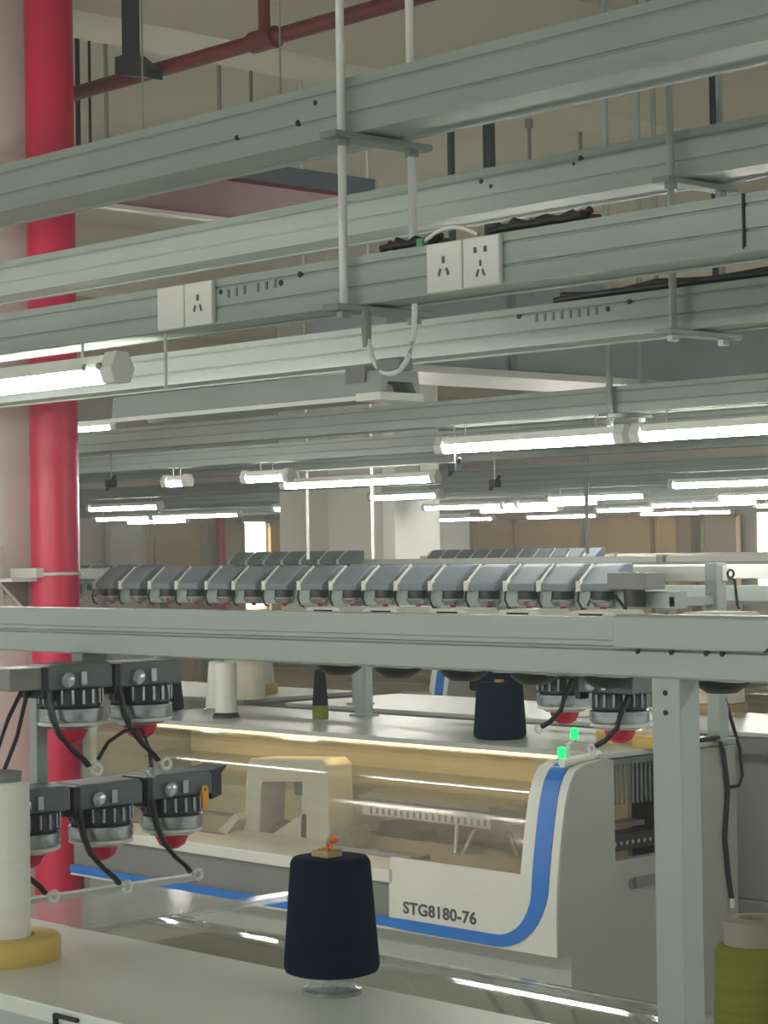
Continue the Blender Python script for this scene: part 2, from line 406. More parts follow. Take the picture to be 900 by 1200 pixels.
# trapeze hangers
def hanger(x, y0, y1, label, m_='rail_grey', levels=(2.762, 2.447), low=2.43, r=.008):
    h = thing('trapeze_hanger', (x, (y0 + y1) / 2, low), label, 'hanger', 'trapeze hangers under the ceiling')
    for y in (y0, y1):
        MB().lathe([(r, low), (r, 4.99)], (x, y, 0), 10).build('rod', m_, h)
    for z in levels:
        MB().box(x - .022, x + .022, y0 - .035, y1 + .035, z - .016, z - .004).build('cross_channel', 'bracket_grey', h, .002)
        for y in (y0, y1):
            MB().lathe([(.014, z - .028), (.014, z - .016)], (x, y, 0), 6).build('nut', 'steel', h)
hanger(-2.86, 2.622, 2.80, 'pale rod hanger with cross channel above the white cable loop', 'cable_white')
hanger(-2.787, 3.48, 3.65, 'pale rod hanger behind the socket rail near the right edge')
hanger(-4.70, 5.52, 5.69, 'pale rod hanger rising from the long lit lamp at right', low=2.40, r=.011)
# rods and cables hanging from the slab
for x, y, z0, z1, r, m_, lab, nm in (
        (-9.5, 6.77, 4.15, 4.99, .014, 'cable_black', 'short dark rod beside the crimson pipe top', 'ceiling_rod'),
        (-9.5, 6.85, 4.15, 4.99, .008, 'cable_black', 'thin dark rod left of the dark green strut foot', 'ceiling_rod'),
        (-9.5, 6.96, 4.15, 4.99, .012, 'rail_grey', 'thin grey rod under the dark red sprinkler pipe', 'ceiling_rod'),
        (-9.5, 7.76, 4.3, 4.99, .012, 'rail_grey', 'thin grey rod right of the sprinkler pipe tee', 'ceiling_rod'),
        (-9.5, 8.0, 4.3, 4.99, .010, 'bracket_grey', 'thin grey rod left of the front pale hanger rod', 'ceiling_rod'),
        (-8.1, 8.86, 3.4, 4.4, .010, 'bracket_grey', 'thin dark rod hanging below the pale beam', 'ceiling_rod'),
        (-8.1, 8.23, 3.4, 4.4, .020, 'strut_green', 'narrow dark strip hanging behind the upper rails', 'cable_drop'),
        (-8.1, 8.53, 3.4, 4.4, .034, 'strut_green', 'wide dark strip hanging behind the upper rails', 'cable_drop'),
        (-7.4, 9.1, 3.4, 4.99, .014, 'rail_grey', 'grey rod above the right trunking hanger', 'ceiling_rod'),
        (-7.4, 9.63, 3.4, 4.99, .020, 'cable_black', 'black cable drop near the upper right corner', 'cable_drop'),
        (-9.5, 10.9, 1.94, 4.99, .014, 'rail_grey', 'tall thin grey rod before the tan wall panels', 'ceiling_rod'),
        (-9.4, 8.3, 1.94, 4.99, .010, 'cable_white', 'thin white rod in front of the grey column, left one', 'ceiling_rod'),
        (-8.84, 8.3, 1.94, 4.99, .010, 'cable_white', 'thin white rod in front of the grey column, right one', 'ceiling_rod')):
    o = thing(nm, (x, y, z0), lab, 'rod' if 'rod' in nm else 'cable')
    MB().lathe([(r, z0), (r, z1)], (x, y, 0), 8).build('shaft', m_, o)
    MB().lathe([(r * 2.2, z1 - .05), (r * 2.2, z1)], (x, y, 0), 8).build('anchor', 'steel', o)

for x0, x1, y, z, lab in ((-2.53, -2.31, 2.66, 2.533, 'black cable bundle lying on the nearest lower rail, right of the sockets'),
                          (-2.80, -2.66, 2.66, 2.533, 'black cable bundle lying on the nearest lower rail beside the hanger'),
                          (-3.15, -1.9, 3.52, 2.533, 'long brown-black cable bundle lying on the slotted rail')):
    o = thing('cable_bundle', ((x0 + x1) / 2, y, z), lab, 'cable', 'cables lying on the trunking')
    for k in range(3):
        n_ = 9
        MB().tube([(x0 + (x1 - x0) * q / n_, y + .018 * k + .006 * math.sin(q * 1.9 + k), z + .008 + (.014 if k == 1 else .004) * abs(math.sin(q * 1.3 + k * 2))) for q in range(n_ + 1)], .007, 8).build('cable', 'cable_black' if k != 2 else 'brown_cable', o)
o = thing('white_cable', (-2.6, 2.66, 2.533), 'white cable arching on top of the rail beside the sockets', 'cable', 'cables lying on the trunking')
MB().tube([(-2.68 + .14 * q / 8, 2.645, 2.536 + .022 * math.sin(PI * q / 8)) for q in range(9)], .004, 8).build('cable', 'cable_white', o)
MB().box(-2.685, -2.67, 2.637, 2.653, 2.531, 2.545).build('clip', 'green_clip', o)
# ------------------------------------------------------------------ tube lamps
RUNS = (2.64, 3.5, 5.6, 7.05, 8.0, 10.6, 12.57, 14.0, 16.0, 17.5, 20.4)
def lamp(x0, x1, y, z, label, lit=True, big=False, group='tube lamps under the trunking', stem=True):
    """x1 = end nearer the camera, z = underside of the tube"""
    o = thing('tube_lamp', ((x0 + x1) / 2, y, z), label, 'lamp', group)
    k = 1.0
    MB().prism_x([(y - .015, z + .032), (y - .012, z + .058), (y + .012, z + .058), (y + .015, z + .032)] if lit else [(y - .05, z + .0), (y - .044, z + .05), (y + .044, z + .05), (y + .05, z + .0), (y + .045, z + .0), (y + .03, z + .03), (y - .03, z + .03), (y - .045, z)], x0, x1).build('housing', 'white_paint' if lit else 'rail_grey', o)
    if lit:
        MB().tube([(x0 + .03, y, z + .016), (x1 - .03, y, z + .016)], .016, 12).build('tube', 'tube_light', o)
    else:
        MB().tube([(x0 + .03, y, z + .016), (x1 - .03, y, z + .016)], .012, 12).build('tube', 'cable_white', o)
        MB().box(x0, x1, y - .053, y - .045, z - .002, z + .006).build('reflector_edge', 'white_paint', o)
        MB().box(x1 - .06, x1 + .005, y - .054, y + .054, z - .004, z + .01).build('end_plate', 'white_paint', o)
        MB().box(x1 - .09, x1 - .04, y - .05, y - .02, z + .03, z + .06).build('socket_block', 'panel_grey', o)
    for x in (x0, x1) if lit else ():
        MB().prism_x([(y - .02, z - .002), (y - .032, z + .028), (y - .014, z + .064), (y + .014, z + .064), (y + .032, z + .028), (y + .02, z - .002)], x - .022, x + .022).build('end_cap', 'white_paint', o, .003)
    if stem:
        for x in (x0 + .12, x1 - .12) if lit else (x0 + .12,):
            MB().tube([(x, y, z + .06), (x, y, 2.45)], .004, 6).build('stem', 'steel', o)
    return o
L1 = lamp(-4.76, -3.58, 2.64, 2.352, 'bright lit tube lamp at the left edge in front of the crimson pipe')
MB().lathe([(.008, 0), (.008, .006)], (-3.60, 2.607, 2.385), 10, 'y').build('screw', 'bracket_grey', L1)
MB().lathe([(.008, 0), (.008, .006)], (-3.65, 2.607, 2.385), 10, 'y').build('screw', 'bracket_grey', L1)
lamp(-3.56, -2.755, 2.66, 2.268, 'unlit tube lamp below the white cable loop', False)
lamp(-9.6, -7.62, 5.62, 2.53, 'lit lamp whose end shows just right of the crimson pipe', stem=False)
for a, b, y, lab in ((-5.6, -4.73, 5.62, 'long lit tube lamp at right, left of the rod hanger'),
                     (-4.64, -3.5, 5.6, 'lit tube lamp reaching the right edge, right of the rod hanger'),
                     (-9.25, -8.03, 8.0, 'lit tube lamp in front of the grey column top'),
                     (-8.42, -8.09, 7.02, 'short lit lamp between the crimson pipe and grey column, right one'),
                     (-9.2, -9.02, 7.11, 'tiny lit lamp high between the crimson pipe and grey column'),
                     (-11.2, -10.5, 10.5, 'short lit tube lamp right of the grey column'),
                     (-14.4, -13.2, 14.2, 'lit tube lamp left end of the row above tan panels'),
                     (-13.1, -11.96, 13.9, 'lit tube lamp second in the row above tan panels'),
                     (-11.35, -10.35, 12.57, 'lit tube lamp just above the tan panels, behind thin rod'),
                     (-15.1, -14.3, 17.5, 'short lit lamp low over the tan panels, middle'),
                     (-15.4, -14.3, 16.0, 'thin lit lamp touching the tan panel tops, left'),
                     (-8.6, -7.7, 10.7, 'lit tube lamp near the right edge, upper one'),
                     (-12.95, -11.7, 15.8, 'lit tube lamp near the right edge, lowest one'),
                     (-10.85, -9.7, 14.1, 'lit tube lamp near the right edge, middle one'),
                     (-16.9, -15.5, 20.4, 'thin distant lit lamp above the beige wall panel'),
                     (-15.2, -14.2, 10.9, 'lit tube lamp right of the crimson pipe, nearest of three'),
                     (-18.7, -17.7, 13.5, 'lit tube lamp right of the crimson pipe, above white panel'),
                     (-18.4, -16.9, 14.0, 'lit tube lamp over the brown wall panel at left'),
                     (-14.6, -13.9, 12.5, 'tiny lit lamp left of the grey column above tan panel'),
                     (-18.9, -17.7, 17.5, 'faint lit lamp just over the panels beside the far red pipe'),
                     (-20.6, -19.4, 20.4, 'far lit lamp low in front of the tan panels, left'),
                     (-18.8, -17.6, 20.4, 'far lit lamp low in front of the tan panels, right'),
                     (-21.5, -20.3, 16.0, 'far lit lamp above the bright left window'),
                     (-13.0, -11.8, 17.5, 'far lit lamp above the bright right window')):
    yr = min(RUNS, key=lambda q: abs(q - y)); lamp(a * yr / y, b * yr / y, yr, 2.345, lab)
for x in (-5.0, -6.5, -8.0):  # unseen lamps added to light the column and machine front
    lamp(x - 1.2, x, 2.64, 2.345, 'unseen lit tube lamp added beyond the left edge', group='unseen tube lamps added beyond the left edge')
for y in (-3.2, -1.2):  # unseen lamps added to brighten the ceiling and rail undersides
    for x in (-10.6, -9.1, -7.6, -6.1, -4.6, -3.1, -1.6, -.1, 1.4):
        lamp(x - 1.2, x, y, 2.345, 'unseen lit tube lamp added behind the viewpoint', group='unseen tube lamps added behind the viewpoint')
for y in (2.64, 5.6, 8.0, 10.6, 14.0):  # more unseen lamps, added to raise the hall's light
    for x in (.4, 1.9, 3.4):
        lamp(x - 1.2, x, y, 2.345, 'unseen lit tube lamp added beyond the right edge', group='unseen tube lamps added beyond the right edge')
# white cable loop
c = thing('cable_loop', (-2.78, 2.66, 2.3), 'white cable loop hanging from the rod hanger to the unlit lamp', 'cable')
pts = []
for k in range(15):
    a = PI * k / 14
    pts.append((-2.778 + .062 * (1 - math.cos(a)), 2.60, 2.425 - .118 * math.sin(a) ** .7))
MB().tube(pts, .005, 8).build('cable', 'cable_white', c)
MB().lathe([(.008, 2.36), (.010, 2.415), (.006, 2.43)], (-2.778, 2.60, 0), 10).build('plug', 'bracket_grey', c)
MB().box(-2.75, -2.69, 2.595, 2.63, 2.312, 2.335).build('junction_clip', 'panel_grey', c, .003)

for x, y, z, lab in [(-5.518, 5.6, 2.295, 'small black clamp under the rail left of the long lit lamp'), (-6.693, 7.05, 2.287, 'small black clamp on the rail below the long lit lamp'), (-7.647, 5.6, 2.305, 'small black clamp on the rail right of the crimson pipe')]:
    o = thing('cable_clamp', (x, y, z), lab, 'clamp', 'black clamps under the rails')
    MB().box(x - .02, x + .02, y - .02, y + .02, z - .02, z + .015).build('block', 'black_plastic', o, .004)
    MB().tube([(x - .03, y, z - .03), (x, y, z), (x + .03, y, z + .03)], .008, 8).build('lever', 'black_plastic', o)
    MB().tube([(x, y, z), (x, y, 2.45)], .004, 6).build('stem', 'steel', o)
# ------------------------------------------------------------------ knitting machine facing the camera
X0, X1 = -6.75, -4.27
PROF = [(4.73, .775), (4.731, .90), (4.738, 1.0), (4.752, 1.09), (4.77, 1.19), (4.785, 1.25), (4.803, 1.295), (4.83, 1.327), (4.88, 1.341), (4.97, 1.347)]
def arc(prof):
    s_ = [0]
    for a, b in zip(prof, prof[1:]): s_.append(s_[-1] + math.dist(a, b))
    return s_
AS = arc(PROF)
def on_prof(s_, off=0.):
    for i in range(len(PROF) - 1):
        if s_ <= AS[i + 1] or i == len(PROF) - 2:
            t = (s_ - AS[i]) / (AS[i + 1] - AS[i]); a, b = PROF[i], PROF[i + 1]
            dy, dz = b[0] - a[0], b[1] - a[1]; L = math.hypot(dy, dz)
            return (a[0] + dy * t - dz / L * off, a[1] + dz * t + dy / L * off)
def cut(sa_, sb_, n=10):
    return [on_prof(sa_ + (sb_ - sa_) * k / n) for k in range(n + 1)]
K = thing('knitting_machine', ((X0 + X1) / 2, 5.165, 0), 'white flat knitting machine with blue stripe and clear curved hood', 'knitting machine', 'flat knitting machines')
MB().box(X0 + .02, X1 - .02, 4.80, 5.60, 0, .80).build('base_cabinet', 'machine_grey', K, .01)
MB().box(X0, -4.98, 4.745, 4.78, .80, .925).build('front_panel', 'panel_grey', K, .003)
MB().prism_x([(4.722, .925), (4.722, .965), (4.83, .985), (4.83, .925)], X0, -4.98).build('sill', 'machine_white', K, .004)
# white shield: below the window, and the upright at the machine's end
sw = .232                                                       # arc length to the window's lower edge
MB().sheet_x(cut(0, sw), -4.99, X1, .02).sheet_x(cut(sw, AS[-1], 14), -4.42, X1, .02).build('shield', 'machine_white', K)
MB().sheet_x(cut(.0, .03, 2), X0, -4.99, .02).build('lower_trim', 'machine_white', K)
# blue stripe, laid on the shield surface
m = MB()
def ribbon(path):
    vs_ = []
    for (xa, s_a), (xb, s_b) in path:
        for x, s_ in ((xa, s_a), (xb, s_b)):
            y, z = on_prof(s_, .003); vs_.append((x, y, z))
        for x, s_ in ((xa, s_a), (xb, s_b)):
            y, z = on_prof(s_, -.004); vs_.append((x, y, z))
    fs = []
    for i in range(len(path) - 1):
        a, b = i * 4, i * 4 + 4
        fs += [(a, a + 1, b + 1, b), (a + 1, a + 3, b + 3, b + 1), (a + 3, a + 2, b + 2, b + 3), (a + 2, a, b, b + 2)]
    fs += [(0, 2, 3, 1), (len(vs_) - 4, len(vs_) - 3, len(vs_) - 1, len(vs_) - 2)]
    m.add(vs_, fs)
path = [((x, .038), (x, .008)) for x in (X0, -6, -5.5, -5.0)] + [((x, .04), (x, .004)) for x in (-4.9, -4.7, -4.6)]
for k in range(0, 11):
    a = -PI / 2 + PI / 2 * k / 10
    path.append(((-4.52 + .15 * math.cos(a) , .19 + .15 * math.sin(a)), (-4.52 + .218 * math.cos(a), .215 + .212 * math.sin(a))))
for k in range(1, 15):
    s_ = .2 + (AS[-1] - .06 - .2) * k / 14
    path.append(((-4.37, s_), (-4.302, s_)))
ribbon(path); m.build('blue_stripe', 'machine_blue', K)
MB().sheet_x(cut(sw, AS[-1], 16), X0 + .02, -4.42, .005).build('clear_hood', 'hood_clear', K)
MB().prism_x([(4.955, 1.345), (4.955, 1.362), (5.62, 1.362), (5.62, 1.345)], X0 - .04, X1).build('yarn_table', 'table_white', K, .003)
MB().box(X0, X0 + .04, 4.83, 5.6, .8, 1.345).build('end_panel', 'machine_grey', K)
# end at the right: front cheek, opening with the combs, rear cheek
cheek = cut(.0, AS[-1], 14)
MB().prism_x([(y + .005, z) for y, z in cheek] + [(5.0, 1.34), (5.0, .3), (4.79, .3), (4.79, .775)], X1 - .03, X1 + .004).build('end_cheek', 'machine_grey', K)
MB().box(X0 + .03, X1 - .03, 5.58, 5.6, .8, 1.345).build('rear_panel', 'machine_grey', K)
MB().box(X1 - .03, X1 + .004, 5.0, 5.29, .3, 1.03).build('lower_end_panel', 'machine_grey', K)
MB().box(X1 - .03, X1 + .006, 5.28, 5.61, .3, 1.343).build('rear_end_panel', 'machine_grey', K, .006)
MB().box(X1 - .25, X1 - .24, 5.0, 5.3, 1.0, 1.345).build('inner_back', 'inner_beige', K)
for k in range(13):
    y = 5.012 + k * .021
    MB().box(X1 - .06, X1 - .055, y, y + .006, 1.19, 1.335).build('comb_bar', 'bracket_grey', K)
MB().box(X1 - .07, X1 - .05, 5.0, 5.29, 1.315, 1.335).build('comb_rail', 'panel_grey', K)
MB().box(X1 - .1, X1 - .02, 5.0, 5.29, 1.055, 1.105).build('needle_strip', 'inner_dark', K)
for k in range(9):
    MB().lathe([(.007, 0), (.007, .004)], (X1 - .02, 5.025 + k * .028, 1.078), 8, 'x').build('strip_bolt', 'silver', K)
MB().box(X1 - .08, X1 - .02, 5.02, 5.17, 1.125, 1.14).build('guide_plate', 'inner_grey', K)
MB().lathe([(.017, 0), (.017, .006)], (X1 + .003, 5.075, .955), 12, 'x').box(X1 + .003, X1 + .009, 5.075, 5.2, .938, .972).build('handle_slot', 'panel_grey', K)
MB().tube([(X1 - .03, 4.80, 1.345), (X1 - .03, 4.97, 1.358)], .014, 14).build('hood_bar', 'machine_white', K)
for y, z in ((4.80, 1.375), (4.86, 1.428)):
    MB().lathe([(.012, 0), (.012, .03), (.006, .034)], (X1 - .03, y, z - .015), 10).build('indicator_and_reflection', 'led_and_reflection', K)  # lower glow stands in for the upper lamp's reflection on the hood
MB().tube([(X1 - .03, 4.83, 1.345), (X1 - .03, 4.83, 1.40), (X1 - .03, 4.86, 1.41)], .006, 8).build('indicator_post', 'white_paint', K)
# inside, behind the clear hood
MB().box(X0 + .05, -4.45, 5.28, 5.30, .97, 1.345).build('inner_wall', 'inner_beige', K)
MB().prism_x([(4.84, .93), (4.98, 1.02), (5.02, 1.02), (5.02, .93)], X0 + .05, -4.45).build('front_needle_bed', 'inner_grey', K)
MB().prism_x([(5.06, 1.02), (5.2, .93), (5.06, .93)], X0 + .05, -4.45).build('rear_needle_bed', 'inner_grey', K)
MB().box(-5.38, -4.99, 4.83, 4.835, .955, 1.0).box(-5.4, -5.0, 4.85, 4.93, .985, .992).build('chrome_strip', 'silver', K)
cm = MB().box(-5.40, -4.75, 5.0, 5.015, 1.085, 1.132).build('comb_beam', 'white_paint', K)
for k in range(20):
    MB().box(-5.36 + k * .03, -5.35 + k * .03, 4.998, 5.001, 1.092, 1.112).build('comb_slot', 'panel_grey', cm)
MB().prism_x([(5.0, 1.14), (5.0, 1.15), (5.12, 1.17), (5.12, 1.16)], -5.42, -4.7).build('yarn_rail', 'silver', K)
MB().prism_x([(5.05, 1.2), (5.05, 1.208), (5.17, 1.225), (5.17, 1.217)], X0 + .05, -4.5).build('yarn_rail', 'silver', K)
MB().tube([(-4.92, 4.98, 1.09), (-4.91, 4.95, .94)], .011, 8).tube([(-4.84, 4.98, 1.08), (-4.90, 4.95, .95)], .010, 8).box(-4.95, -4.88, 4.93, 4.97, .925, .955).build('yarn_carrier', 'silver', K)
MB().prism_y([(-4.78, 1.16), (-4.5, 1.15), (-4.5, 1.04), (-4.56, 1.05), (-4.6, 1.09), (-4.77, 1.085)], 4.98, 5.05).tube([(-4.72, 5.0, 1.1), (-4.66, 4.98, 1.02), (-4.6, 4.98, .97)], .009, 8).tube([(-4.62, 5.0, 1.1), (-4.6, 4.98, .96)], .009, 8).build('feeder_block', 'inner_grey', K)
MB().prism_y([(-5.32, 1.02), (-5.30, 1.07), (-5.2, 1.08), (-5.12, 1.05), (-5.1, .99), (-5.3, .97)], 4.99, 5.08).build('drive_block', 'inner_dark', K)
MB().prism_y([(-5.0, .97), (-4.97, 1.03), (-4.85, 1.02), (-4.78, .99), (-4.5, .98), (-4.5, .93), (-5.0, .93)], 5.06, 5.2).build('roller_cover', 'inner_dark', K)
# carriage: a white arch with an open middle, and a slanting foot
cg = MB().prism_y([(-5.93, .93), (-5.90, 1.23), (-5.88, 1.255), (-5.50, 1.275), (-5.47, 1.255), (-5.46, .95), (-5.62, .945), (-5.60, 1.19), (-5.82, 1.175), (-5.84, .935)], 4.90, 5.02).build('carriage', 'machine_white', K, .006)
MB().prism_x([(4.80, .935), (4.80, .95), (4.90, 1.0), (4.90, .935)], -5.98, -5.44).build('carriage_foot', 'machine_white', cg, .004)
MB().prism_y([(-5.86, .945), (-5.60, 1.08), (-5.58, 1.08), (-5.58, .945)], 4.9, 4.93).build('carriage_web', 'machine_white', cg)
MB().box(-5.79, -5.64, 5.03, 5.1, 1.12, 1.18).box(-5.73, -5.69, 5.03, 5.06, 1.04, 1.12).box(-5.7, -5.6, 5.0, 5.05, 1.04, 1.05).build('cam_box', 'panel_grey', cg)
MB().prism_y([(-6.02, .99), (-5.92, 1.06), (-5.90, 1.04), (-5.97, .98)], 4.86, 4.92).build('carriage_brush', 'machine_white', cg)
MB().prism_y([(-5.42, .96), (-5.44, 1.0), (-5.40, 1.05), (-5.33, 1.06), (-5.30, 1.0), (-5.31, .955)], 4.86, 4.96).build('cam_cover', 'panel_grey', K, .005)
MB().box(-6.6, -4.5, 5.0, 5.02, 1.330, 1.345).build('hood_fill_strip', 'hood_fill_glow', K)  # glowing strip added to brighten the interior behind the hood
# lettering on the shield
fc = bpy.data.curves.new('lettering', 'FONT'); fc.body = 'STG8180-76'; fc.size = .052; fc.extrude = .0012; fc.offset = .0014; fc.space_character = 1.05
ft = bpy.data.objects.new('lettering_source', fc); C.objects.link(ft)
bpy.context.view_layer.update()
fm = bpy.data.meshes.new_from_object(ft.evaluated_get(bpy.context.evaluated_depsgraph_get()))
bpy.data.objects.remove(ft)
fm.materials.clear(); fm.materials.append(MATS['letter_grey'])
lo = bpy.data.objects.new('lettering', fm); C.objects.link(lo); lo.parent = K
wd = max(v.co.x for v in fm.vertices)
sx = .325 / wd
lo.scale = (sx, 1.0, 1)
lo.rotation_euler = (PI / 2, 0, 0)
lo.location = (-4.925 - K.location.x, 4.7305 - K.location.y, .835)
lo['label'] = 'grey lettering reading STG8180-76'

# ------------------------------------------------------------------ creel frames and yarn feeders
def creel(x0, x1, yr, yp, label, posts, zr=1.848, group='creel frames on the machines'):
    c = thing('yarn_creel', ((x0 + x1) / 2, yr, 1.362), label, 'frame', group)
    MB().box(x0, x1, yr, yr + .04, zr - .055, zr).build('rail', 'frame_grey', c, .002)
    MB().box(x0, x1, yp - .005, yp + .02, 1.875, 1.925).build('rear_rail', 'white_paint', c, .002)
    MB().box(x0, x1, yr, yr + .03, 1.655, 1.68).build('lower_rail', 'frame_grey', c, .002)
    for x in posts:
        MB().box(x - .025, x + .025, yp - .03, yp + .02, 1.362, 1.935).build('post', 'frame_grey', c, .003)
        MB().box(x - .01, x + .01, min(yr, yp), max(yr, yp), 1.80, 1.83).build('cross_arm', 'frame_grey', c)
        MB().box(x - .04, x + .04, yp - .045, yp + .035, 1.362, 1.37).build('foot_plate', 'frame_grey', c)
    return c
CF = creel(-7.3, -4.24, 5.30, 5.53, 'grey creel frame standing on the white machine with blue stripe', (-4.27, -5.95, -7.2))
MB().box(-4.47, -4.31, 5.22, 5.32, 1.855, 1.91).build('end_box', 'panel_grey', CF, .004)
MB().lathe([(.035, 1.80), (.035, 1.856)], (-4.38, 5.25, 0), 14).build('end_spool', 'black_plastic', CF)
MB().tube([(-4.62, 5.3, 1.80), (-4.60, 5.3, 1.845), (-4.56, 5.3, 1.85), (-4.5, 5.3, 1.83), (-4.46, 5.3, 1.79)], .006, 8).build('yarn_arm', 'black_plastic', CF)
MB().tube([(-4.2, 5.5, 1.89), (-4.16, 5.48, 1.88), (-4.15, 5.48, 1.80), (-4.16, 5.5, 1.79)], .005, 8).torus((-4.19, 5.5, 1.9), .012, .004, 'y').build('yarn_arm', 'black_plastic', CF)

def head_feeder():
    o = thing('yarn_feeder', (0, 0, 0), 'x', 'yarn feeder')
    MB().prism_x([(0, 0), (-.004, .022), (.07, .082), (.085, .09), (.125, .09), (.125, .03), (.09, 0)], -.052, .07).build('housing', 'housing_grey', o, .005, local=True)
    MB().lathe([(.036, 0), (.038, -.02), (.034, -.045), (.02, -.05)], (.005, .045, 0), 18).build('spool', 'black_plastic', o, local=True)
    MB().lathe([(.04, -.028), (.042, -.034), (.03, -.05), (0, -.05)], (.005, .045, 0), 18).build('dish', 'silver', o, local=True)
    MB().box(-.066, -.046, -.008, .018, -.002, .034).prism_x([(-.006, .027), (.072, .092), (.078, .086), (0, .022)], -.062, -.054).build('side_clip', 'white_paint', o, .002, local=True)
    MB().lathe([(.012, -.05), (.008, -.06), (0, -.063)], (.005, .045, 0), 12).build('lens', 'red_lens', o, local=True)
    MB().tube([(-.05, -.01, 0), (-.045, -.02, -.03), (-.02, -.03, -.055), (.0, -.03, -.06)], .004, 6).build('arm', 'black_plastic', o, local=True)
    return o
xs = [-7.28, -7.093, -6.903, -6.719, -6.535, -6.367, -6.184, -5.988, -5.803, -5.633, -5.46, -5.288, -5.117, -4.937, -4.778, -4.605]
proto = head_feeder(); proto_free = True
def put_head(x, y, z, label, group, rz=0., lens=True):
    global proto_free
    o = proto if proto_free else copy_tree(proto); proto_free = False
    o.location = (x, y, z); o.rotation_euler.z = rz
    return tag(o, label, 'yarn feeder', group)
nx = len(xs)
for i, x in enumerate(xs):
    put_head(x + .06, 5.24 + random.uniform(-.006, .006), 1.848, 'grey hooded yarn feeder on the machine creel, %s from the right grey post' % ORD[nx - 1 - i], 'hooded feeders on the machine creel')

# detailed feeder with pins, dish and red lens
def pin_feeder():
    o = thing('pin_feeder', (0, 0, 0), 'x', 'yarn feeder')
    hs = MB().prism_y([(-.062, 0), (-.062, .034), (-.056, .038), (.05, .038), (.056, .032), (.056, 0)], -.034, .034).build('housing', 'housing_dark', o, .003, local=True)
    MB().lathe([(.012, 0), (.012, -.006), (.007, -.009)], (-.03, -.034, .014), 14, 'y').build('dial', 'silver', hs, local=True)
    MB().box(-.006, .004, -.039, -.034, .006, .026).build('switch', 'silver', hs, local=True)
    MB().box(-.072, -.058, -.032, .032, -.012, .036).build('end_block', 'black_plastic', o, .003, local=True)
    MB().lathe([(.044, 0), (.047, -.006), (.047, -.026), (.04, -.03)], (0, 0, 0), 24).build('spool', 'black_plastic', o, local=True)
    p_ = MB()
    for k in range(18):
        a = 2 * PI * k / 18
        p_.lathe([(.0022, -.022), (.0022, -.001)], (.0485 * math.cos(a), .0485 * math.sin(a), 0), 6)
    p_.build('pin_ring', 'silver', o, local=True)
    ds = MB().lathe([(.044, -.028), (.05, -.03), (.05, -.046), (.046, -.053), (.034, -.061), (.02, -.064), (0, -.064)], (0, 0, 0), 28).build('dish', 'silver', o, local=True)
    MB().torus((0, 0, -.053), .047, .003, 'z', 24, 6).build('rim', 'cable_white', ds, local=True)
    MB().lathe([(.026, -.058), (.026, -.066), (.02, -.078), (.01, -.084), (0, -.085)], (0, 0, 0), 20).build('lens', 'red_lens', o, local=True)
    ar = MB().tube([(-.062, -.03, 0), (-.06, -.04, -.04), (-.052, -.045, -.065), (-.03, -.048, -.09), (-.012, -.05, -.105), (-.004, -.05, -.115)], .007, 8, .6).build('arm', 'black_plastic', o, local=True)
    MB().torus((.012, -.05, -.122), .008, .003, 'y', 14, 6).tube([(-.006, -.05, -.113), (.004, -.05, -.12)], .004, 6).build('eyelet', 'cable_white', ar, local=True)
    return o
pf = pin_feeder(); pf_free = True
def put_pin(x, y, z, rz, label, group):
    sc_ = 1.1 if x < -2.9 and y < 3 else 1.0
    global pf_free
    o = pf if pf_free else copy_tree(pf); pf_free = False
    o.location = (x, y, z); o.rotation_euler.z = rz; o.scale = (sc_,) * 3
    return tag(o, label, 'yarn feeder', group)
G = 'red-tipped feeders hung on the near stand at left'
put_pin(-2.959, 2.077, 1.774, PI / 2, 'pin-ringed feeder at the upper left, nearest the crossed black cords', G)
put_pin(-2.959, 2.222, 1.772, PI / 2, 'upper left pin-ringed feeder beside the distant dark cone', G)
put_pin(-2.959, 1.988, 1.575, PI / 2, 'lower left feeder half hidden behind the white yarn tube', G)
put_pin(-2.959, 2.136, 1.573, PI / 2, 'lower left feeder in the middle, in front of the crimson pipe', G)
f3 = put_pin(-2.959, 2.287, 1.576, PI / 2, 'lower left feeder with a yellow tag at the row end', G)
MB().box(.03, .042, -.042, -.036, -.022, .006).torus((.036, -.04, .008), .005, .002, 'y', 10, 6).build('tag', 'yellow_tag', f3, local=True)
MB().prism_y([(.058, -.01), (.058, .036), (.09, .042), (.078, .03), (.078, -.004)], -.03, .03).build('end_bracket', 'black_plastic', f3, local=True)
GR = 'feeders hung behind the near beam at right'
fr_ = put_pin(-1.95, 2.30, 1.792, 0, 'feeder under the near beam left of the grey leg, with red lens', GR)
fr2 = put_pin(-2.16, 2.42, 1.80, 0, 'dark feeder under the near beam right of the navy cones', GR)
for f_ in (fr_, fr2):
    f_.scale = (.84,) * 3
    for ch in list(f_.children):
        if ch.name.startswith('arm'):
            for g in list(ch.children): bpy.data.objects.remove(g)
            bpy.data.objects.remove(ch)
    a_ = MB().tube([(.045, -.03, -.005), (.045, -.05, -.03), (.04, -.055, -.055), (.015, -.055, -.075), (-.005, -.055, -.085)], .005, 8).build('arm', 'black_plastic', f_, local=True)
    MB().torus((-.014, -.055, -.09), .007, .0025, 'y', 14, 6).build('eyelet', 'cable_white', a_, local=True)
    MB().box(-.012, .012, (2.16 - f_.location.y) / .84, .02, .036, .05).build('mount', 'frame_grey', f_, local=True)
# lower bank on the far machine: only the undersides show below the near beam
for i, x in enumerate((-6.95, -6.45, -6.0, -5.64, -5.15, -4.95)):
    put_pin(x, 5.34, 1.70, 0, 'feeder hanging below the machine creel, %s from the left' % ORD[i], 'lower feeders on the machine creel')

